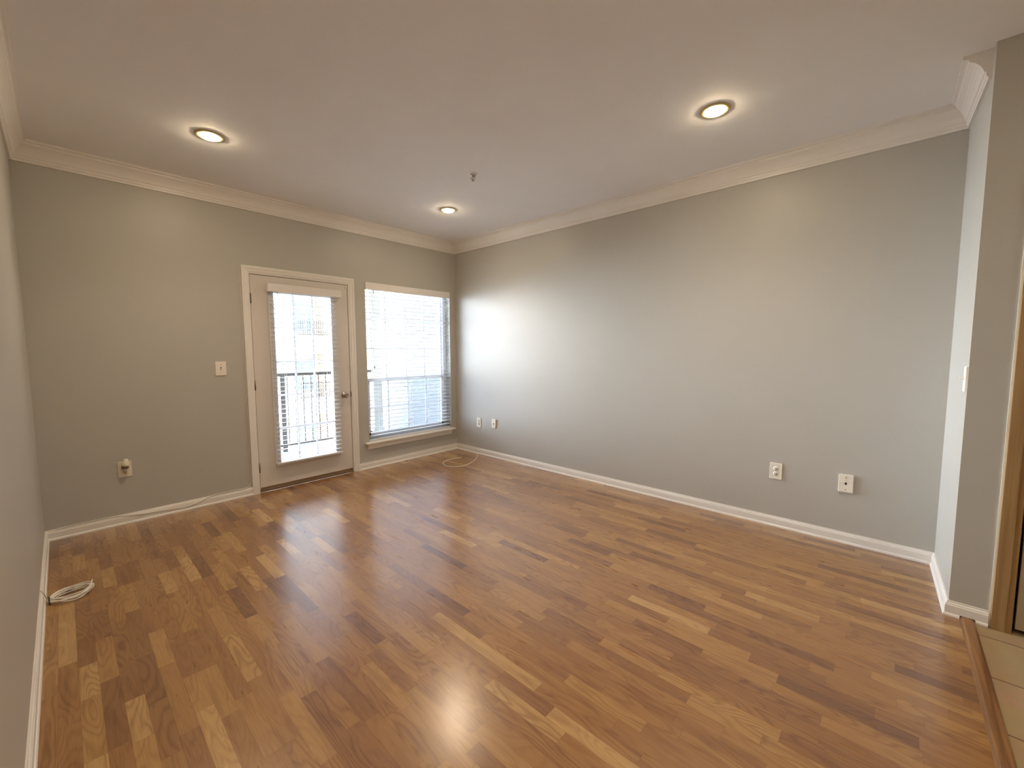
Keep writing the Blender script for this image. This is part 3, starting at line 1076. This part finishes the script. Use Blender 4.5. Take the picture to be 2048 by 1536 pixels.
b.tube([q0+Vector((-0.004, 0.016, 0.006)), q0+Vector((-0.004, 0.010, 0.034)), q0+Vector((-0.003, -0.012, 0.036)), q0+Vector((-0.004, -0.018, 0.006)), q0+Vector((-0.004, -0.002, 0.003)), q0+Vector((-0.004, 0.016, 0.006))], 0.003, 7, subdiv=4)
b.build('twist_tie', 'gasket', cc)
b = MB()
b.tube([q0+Vector((-0.004, 0.0, 0.034)), (-3.755, -1.108, 0.040), (-3.759, -1.112, 0.060), (-3.768, -1.114, 0.0815), (-3.773, -1.115, 0.092)], 0.0013, 6, subdiv=4)
b.build('tie_wire', 'connector', cc)
b = MB()
b.tube([ctr+e2*0.052-e1*0.01+Vector((0, 0, 0.012)), ctr+e2*0.060+e1*0.02+Vector((0, 0, 0.016))], 0.0048, 8)
b.build('connector', 'gasket', cc)

# ------------------------------------------------------------------ closet door beside the tile floor
d2 = struct_empty('door_2', (-S, (D2A+D2B)/2, 0), 'beige door in an oak casing at the far right edge', 'door')
c2 = MB()
c2.sweep([(0, 0), (0.016, 0), (0.016, D2Z+0.07), (0, D2Z+0.07)], (-S, -4.775, 0), (-S, -4.820, 0), (-1, 0, 0))
c2.sweep([(0, 0), (0.012, 0), (0.012, D2Z+0.03), (0, D2Z+0.03)], (-S, -4.820, 0), (-S, -4.840, 0), (-1, 0, 0))
c2.box(-S-0.016, -S, D2A, D2B, D2Z, D2Z+0.07, 0.002)
c2.box(-S-0.016, -S, D2B-0.067, D2B, 0, D2Z+0.07, 0.002)
c2.build('casing', 'oakcasing', d2)
j2 = MB().box(-S+0.004, -S+0.119, D2A-0.002, D2A+0.0095, 0, D2Z)
j2.build('jamb', 'gasket', d2)
MB().box(-S+0.006, -S+0.046, D2A-0.010, D2B+0.004, 0.022, D2Z-0.004, 0.002).build('slab', 'beige_door', d2)
lv = MB()
lv.lathe([(0, 0), (0.030, 0), (0.030, 0.006), (0.024, 0.011), (0.011, 0.013), (0.010, 0.045), (0, 0.045)], (-S+0.006, D2A-0.068, 1.005), (-1, 0, 0), 28)
lv.box(-S-0.048, -S-0.030, D2A-0.078, D2A+0.022, 0.988, 1.020, 0.006, 3)
lv.build('lever_handle', 'nickel', d2)
bd = MB()
bd.sweep([(0, 0), (0.004, 0), (0.0055, 1.2), (0.004, 2.12), (0, 2.12)], (-S, -4.7668, 0.0), (-S, -4.7745, 0.0), (-1, 0, 0))
struct(bd.build('trim_6', 'bead'), 'thin white bead beside the oak door casing', 'trim')

# ------------------------------------------------------------------ balcony
DZ = -0.06
struct(MB().box(-3.205, 0.145, TW, 1.98, DZ-0.12, DZ).build('balcony_floor', 'deck'), 'grey balcony decking outside the door', 'balcony floor')
sw_ = MB()
sw_.box(0.15, 0.30, TW, 2.10, -2.5, 3.2)
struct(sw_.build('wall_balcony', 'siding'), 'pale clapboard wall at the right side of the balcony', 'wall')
struct(MB().box(-3.36, -3.21, TW, 2.10, -2.5, 3.2).build('wall_balcony_shade', 'siding'), 'unseen clapboard wall added left of the balcony to block sky light', 'wall')  # out-of-view side wall, added to keep sky light off the siding
cl = thing('porch_column', (-0.167, 1.85, DZ), 'cream square column between the balcony railing and the white siding', 'column')
MB().box(-0.245, -0.09, 1.77, 1.93, DZ, 2.62, 0.006).build('shaft', 'column', cl)
b = MB()
b.box(-0.265, -0.07, 1.75, 1.95, DZ, DZ+0.14, 0.008)
b.box(-0.265, -0.07, 1.75, 1.95, 2.45, 2.55, 0.008)
b.build('plinth', 'column', cl)
ra = thing('balcony_railing', (-1.5, 1.85, DZ), 'dark metal balcony railing with thin upright balusters', 'railing')
RY = 1.85
MB().box(-3.15, -0.25, RY-0.028, RY+0.028, 0.995, 1.035, 0.005).build('top_rail', 'railing', ra)
MB().box(-3.15, -0.25, RY-0.018, RY+0.018, 0.012, 0.045, 0.003).build('bottom_rail', 'railing', ra)
for x in (-3.10, -1.575):
    MB().box(x-0.030, x+0.030, RY-0.027, RY+0.027, DZ, 0.995).build('post', 'railing', ra)
x = -3.0
k = 0
while x < -0.28:
    if abs(x+1.575) > 0.06:
        MB().box(x-0.0075, x+0.0075, RY-0.0075, RY+0.0075, 0.045, 0.995).build('baluster', 'railing', ra)
    x = -3.0+0.1065*(k+1)
    k += 1

struct(MB().box(-3.205, 0.145, TW, 2.10, 2.62, 2.86).build('balcony_shade_soffit', 'siding'), 'unseen soffit added over the balcony to block the high sky', 'added soffit')  # out-of-view slab, put in to cut high sky light on the balcony

# the outside face of our own building, left, right, above and below the flat
fa = MB()
fa.box(-14, -W-TW-0.01, 0.0, TW, -9.5, 12)
fa.box(0.31, 14, 0.0, TW, -9.5, 12)
fa.box(-W-TW-0.01, 0.31, 0.0, TW, H+0.125, 12)
fa.box(-W-TW-0.01, 0.31, 0.0, TW, -9.5, -0.125)
struct(fa.build('wall_facade', 'cream'), 'outside wall of the building around the balcony', 'wall')

# ------------------------------------------------------------------ building across the way
BY = 16.0
bt = thing('apartment_building', (4.0, BY, -9.5), 'sunlit cream apartment building across from the balcony', 'building')
b = MB()
b.box(2.45, 5.08, BY+0.9, BY+8, -9.5, 11)
b.box(2.45, 3.72, BY, BY+0.9, -9.5, 11)
b.build('siding_wall', 'cream', bt)
b = MB()
b.box(5.08, 16, BY, BY+8, -9.5, 11)
b.build('brick_wall', 'brick', bt)
for i, zf in enumerate((-7.3, -4.0, -0.9+0.0, 2.0, 5.0)):
    # balcony slab and fascia in the recess
    fl = zf-0.0
    b = MB()
    b.box(3.72, 5.08, BY-0.5, BY+0.9, fl-0.75, fl)
    b.build('balcony_slab', 'whiterail', bt)
    rl = MB()
    rl.box(3.70, 5.10, BY-0.48, BY-0.43, fl+0.70, fl+0.76)
    rl.box(3.70, 5.10, BY-0.48, BY-0.43, fl+0.06, fl+0.11)
    for q in range(14):
        xx = 3.74+q*0.10
        rl.box(xx-0.012, xx+0.012, BY-0.467, BY-0.443, fl+0.10, fl+0.72)
    rl.build('balcony_railing', 'railing', bt)
    for x0, x1, yf in ((3.86, 4.92, BY+0.9), (3.05, 3.46, BY)):
        z0, z1 = fl+0.55, fl+1.75
        if yf > BY:
            z0 = fl+0.3
        f = MB()
        f.box(x0-0.06, x0, yf-0.05, yf, z0-0.06, z1+0.06)
        f.box(x1, x1+0.06, yf-0.05, yf, z0-0.06, z1+0.06)
        f.box(x0, x1, yf-0.05, yf, z0-0.06, z0)
        f.box(x0, x1, yf-0.05, yf, z1, z1+0.06)
        n = 3 if x1-x0 > 0.8 else 2
        for q in range(1, n):
            xx = x0+(x1-x0)*q/n
            f.box(xx-0.02, xx+0.02, yf-0.045, yf, z0, z1)
        f.box(x0, x1, yf-0.045, yf, (z0+z1)/2-0.02, (z0+z1)/2+0.02)
        fo = f.build('window', 'whiterail', bt)
        MB().box(x0, x1, yf-0.02, yf-0.005, z0, z1).build('pane', 'farglass', fo)
    b = MB()
    b.box(3.53, 3.70, BY-0.03, BY, fl+0.5, fl+1.8)
    b.build('shutter', 'shutter', bt)
    b = MB()
    b.box(2.82, 2.98, BY-0.03, BY, fl+0.5, fl+1.8)
    b.build('shutter', 'shutter', bt)
struct(MB().box(-60, 60, TW+0.02, 60, -9.7, -9.5).build('ground', 'ground'), 'pale paved ground far below the balcony', 'ground')
